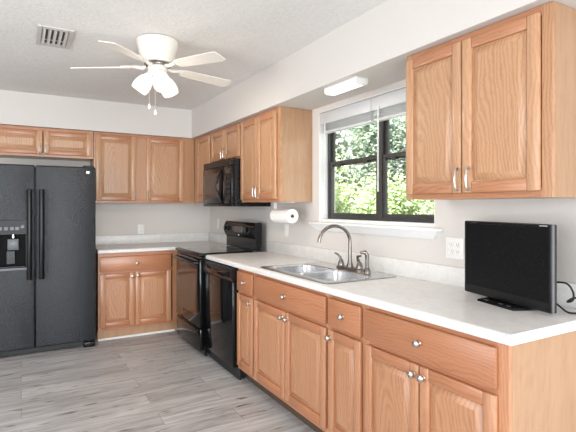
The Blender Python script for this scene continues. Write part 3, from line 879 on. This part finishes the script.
# ------------------------------------------------------------------ blinds
def blind(label, y0, y1, wand_x):
    root = thing('window_blind', label, 'blind', (2.066, y1, 1.925), RW, 'raised white blinds')
    w_ = y1 - y0
    MB().box(0, w_, .012, .05, .115, .158, BLIND, .002).build('headrail', root)
    MB().box(-.0, w_, -.002, .008, .072, .160, BLIND, .003, 2).build('valance', root)
    m = MB()
    for i in range(9): m.box(.012, w_ - .012, .010, .056, .018 + i * .0105, .0205 + i * .0105, BLIND)
    m.build('slat', root)
    MB().box(.012, w_ - .012, .010, .056, .0, .014, BLIND, .003).build('bottom_rail', root)
    m = MB(); m.tube([(wand_x, -.006, .09), (wand_x, -.014, .05), (wand_x, -.016, -.48)], .0055, BLIND, 8); m.build('tilt_wand', root)
    return root


blind('raised white blind over the left window', 2.446, 3.058, .08)
blind('raised white blind over the right window', 1.888, 2.440, .085)

# ------------------------------------------------------------------ soffit light
sl = thing('ceiling_light', 'small lit strip light fixed under the soffit above the sink', 'light', (1.795, 2.375, ZS - .0005))
MB().box(-.05, .05, -.168, .168, -.012, 0, PLAST, .003).build('base', sl)
m = MB(); pf = [(-.046, -.0125), (-.043, -.034), (-.03, -.042), (.03, -.042), (.043, -.034), (.046, -.0125)]
m.prism(pf, -.153, .153, 'y', TUBE); m.build('diffuser', sl)
for s in (-1, 1):
    m = MB(); m.prism([(a * 1.04, b2 * 1.03) for a, b2 in pf], s * .1535, s * .168, 'y', PLAST); m.build('end_cap', sl)
lamp('soffit_light_glow', 'AREA', (1.795, 2.375, 2.085), (0, 0, 0), 1.0, (1, .94, .84), shape='RECTANGLE', size=.09, size_y=.34)

# ------------------------------------------------------------------ ceiling vent
vt = thing('ceiling_vent', 'grey louvred air vent in the ceiling left of the fan', 'vent', (.188, 3.375, ZC - .0004))
m = MB(); a, b2 = .105, .19
for q in ((-a, -a + .03, -b2, b2), (a - .03, a, -b2, b2), (-a + .03, a - .03, -b2, -b2 + .04), (-a + .03, a - .03, b2 - .05, b2)): m.box(q[0], q[1], q[2], q[3], -.012, 0, VENTM, .003)
m.build('frame', vt)
MB().box(-a + .03, a - .03, -b2 + .04, b2 - .05, -.003, -.0005, VENTD).build('duct_opening', vt)
for i in range(5):
    x = -a + .042 + i * .0315
    MB().box(-.010, .010, -b2 + .041, b2 - .051, -.0012, .0012, VENTM).build('louvre', vt, (x, 0, -.0105), (0, R(38), 0))
MB().box(-a + .03, a - .03, .045, .052, -.012, -.009, VENTM).build('cross_bar', vt)

# ------------------------------------------------------------------ ceiling fan
fan = thing('ceiling_fan', 'cream five-blade ceiling fan with a three-shade light kit', 'ceiling fan', (.790, 3.110, ZC - .0005))
m = MB(); m.lathe([(0, -.001), (.124, -.001), (.135, -.006), (.136, -.018), (.129, -.05), (.115, -.10), (.104, -.14), (.100, -.156), (.06, -.158), (0, -.158)], FANW, 40); m.build('motor_housing', fan)
m = MB(); m.lathe([(0, -.1585), (.085, -.1585), (.088, -.166), (.086, -.173), (0, -.173)], BRONZ, 32); hb = m.build('flywheel', fan); hb['label'] = 'dark ring under the housing'
bl0 = None
def fan_blade():
    m = MB(); n = 14; top = []
    outl = [(.175, -.032), (.19, -.042), (.24, -.047), (.40, -.053), (.53, -.056), (.545, -.052), (.552, -.043), (.553, 0), (.552, .043), (.545, .052), (.53, .056), (.40, .053), (.24, .047), (.19, .042), (.175, .032)]
    k = len(outl)
    vs = [(x, y, -.003) for x, y in outl] + [(x, y, .003) for x, y in outl]
    m.add(vs, [[i, (i + 1) % k, k + (i + 1) % k, k + i] for i in range(k)] + [list(range(k))[::-1], list(range(k, 2 * k))], FANW)
    return m
for i in range(5):
    ang = R(9.5 + 72 * i)
    if bl0 is None:
        bl0 = fan_blade().build('blade', fan)
        m = MB()
        m.box(.14, .215, -.014, .014, .0035, .009, FANW, .002)
        for y in (-.024, .024): m.tube([(.15, y * .3, .0065), (.19, y, .0065), (.235, y * 1.1, .0065)], .006, FANW, 8)
        m.tube([(.075, 0, .006), (.10, 0, -.004), (.135, 0, .003), (.16, 0, .0065)], [.011, .012, .012, .010], FANW, 8)
        m.build('blade_iron', bl0)
        b_ = bl0
    else:
        b_ = copy_part(bl0, fan)
    b_.rotation_euler = Matrix.Rotation(ang, 3, 'Z').to_euler()
    b_.rotation_euler = (Matrix.Rotation(ang, 3, 'Z') @ Matrix.Rotation(R(2.2), 3, 'Y') @ Matrix.Rotation(R(-11), 3, 'X')).to_euler()
    b_.location = (0, 0, -.178)
m = MB(); m.lathe([(0, -.174), (.062, -.174), (.066, -.184), (.062, -.206), (.045, -.226), (.03, -.241), (.02, -.261), (.0, -.264)], FANW, 28)
m.build('light_kit', fan)
sh0 = None
for i, deg in enumerate((150, 270, 30)):
    a = R(deg)
    M = Matrix.Translation((0, 0, -.221)) @ Matrix.Rotation(a, 4, 'Z') @ Matrix.Translation((.046, 0, 0)) @ Matrix.Rotation(R(-36), 4, 'Y')
    if sh0 is None:
        m = MB(); m.lathe([(.022, -.012), (.030, -.024), (.046, -.05), (.056, -.085), (.058, -.115), (.052, -.142), (.049, -.142), (.055, -.115), (.053, -.085), (.043, -.052), (.026, -.026), (.02, -.014)], SHADE, 24)
        sh0 = m.build('lamp_shade', fan); s_ = sh0
        m = MB(); m.lathe([(0, .005), (.022, .004), (.026, -.01), (.024, -.022), (0, -.022)], FANW, 18); m.build('shade_holder', sh0)
    else: s_ = copy_part(sh0, fan)
    s_.matrix_local = M
    p = M @ Vector((0, 0, -.19)) + fan.location
    q = (M.to_3x3() @ Vector((0, 0, -1))).to_track_quat('-Z', 'Y').to_euler()
    lamp('fan_bulb', 'SPOT', p, q, 6, (1, .84, .66), shadow_soft_size=.05, spot_size=R(170), spot_blend=.6)
    lamp('fan_bulb_glow', 'POINT', p, (0, 0, 0), 1.0, (1, .86, .7), shadow_soft_size=.06)
for (x, y, ln) in ((-.055, -.003, .205), (-.021, -.023, .245)):
    m = MB(); m.tube([(x, y, -.215), (x, y, -.225 - ln)], .0018, NICK, 6)
    m.lathe([(0, 0), (.003, -.002), (.009, -.022), (.009, -.03), (.005, -.036), (0, -.037)], PLAST, 12, Matrix.Translation((x, y, -.223 - ln))); m.build('pull_chain', fan)

# ------------------------------------------------------------------ outside
struct(MB().box(2.3, 40, -20, 40, -.6, -.5, GRASS).build('ground'), 'grass outside the window')


def foliage(name, label, cat, x, y, zc, rx_, ry, rz_, n, size, mat, trunk=None, group=None):
    root = thing(name, label, cat, (x, y, -.5), 0, group)
    rnd = random.Random(int(x * 100 + y * 10)); vs = []; fs = []
    blobs = [(rnd.uniform(-.6, .6), rnd.uniform(-.6, .6), rnd.uniform(-.65, .7), rnd.uniform(.34, .55)) for _ in range(26)]
    for i in range(n):
        bx, by, bz, br = rnd.choice(blobs)
        d = Vector((rnd.gauss(0, 1), rnd.gauss(0, 1), rnd.gauss(0, 1))).normalized() * br * rnd.uniform(.55, 1.0)
        c = Vector(((bx + d.x) * rx_, (by + d.y) * ry, (bz + d.z) * rz_ + zc + .5))
        if c.z < .02: continue
        u = Vector((rnd.gauss(0, 1), rnd.gauss(0, 1), rnd.gauss(0, 1))).normalized(); w_ = u.orthogonal().normalized()
        s1 = size * rnd.uniform(.6, 1.2); s2 = s1 * .45
        k = len(vs)
        vs += [c - u * s1, c + w_ * s2 + u * .1 * s1, c + u * s1, c - w_ * s2 + u * .1 * s1]; fs.append([k, k + 1, k + 2, k + 3])
    m = MB(); m.add(vs, fs, mat); 
    me = bpy.data.meshes.new('leaves'); me.from_pydata([tuple(v) for v in vs], [], fs); me.materials.append(mat)
    o = bpy.data.objects.new('foliage', me); COL.objects.link(o); o.parent = root
    m = MB(); m.tube([(0, 0, 0), (.03, .02, (zc + .5) * .5), (0, 0, zc + .5)], [trunk, trunk * .8, trunk * .5], BARK, 10)
    for q in range(4):
        a = q * 1.7; m.tube([(0, 0, (zc + .5) * (.45 + .1 * q)), (math.cos(a) * rx_ * .5, math.sin(a) * ry * .5, (zc + .5) * (.8 + .1 * q))], [trunk * .5, trunk * .2], BARK, 6)
    m.build('trunk', root)
    return root


GS, GT = 'shrubs outside the window', 'trees outside the window'
def spot(dist, azim): return dist * math.sin(R(azim)), dist * math.cos(R(azim))
for dist, az, rad, txt in ((5.9, 32.5, .56, 'bright green shrub filling the lower left part of the left window'), (7.6, 41.5, .72, 'bright green shrub low behind the window mullion, set back between two others'), (6.0, 50.0, .56, 'bright green shrub in the lower part of the right window')):
    x, y = spot(dist, az); foliage('shrub', txt, 'shrub', x, y, .78, rad, rad, 1.15, 9000, .05, LEAF1, .03, GS)
for dist, az, rad, txt in ((9.6, 33.5, .98, 'grey-green tree behind the left part of the left window'), (12.8, 42.5, 1.3, 'grey-green tree farther back, seen on both sides of the window mullion'), (9.8, 51.5, .98, 'grey-green tree behind the right window, partly hidden by the near wall cabinet')):
    x, y = spot(dist, az); foliage('tree', txt, 'tree', x, y, 2.5, rad, rad, 2.3, 11000, .085, LEAF2, .08, GT)
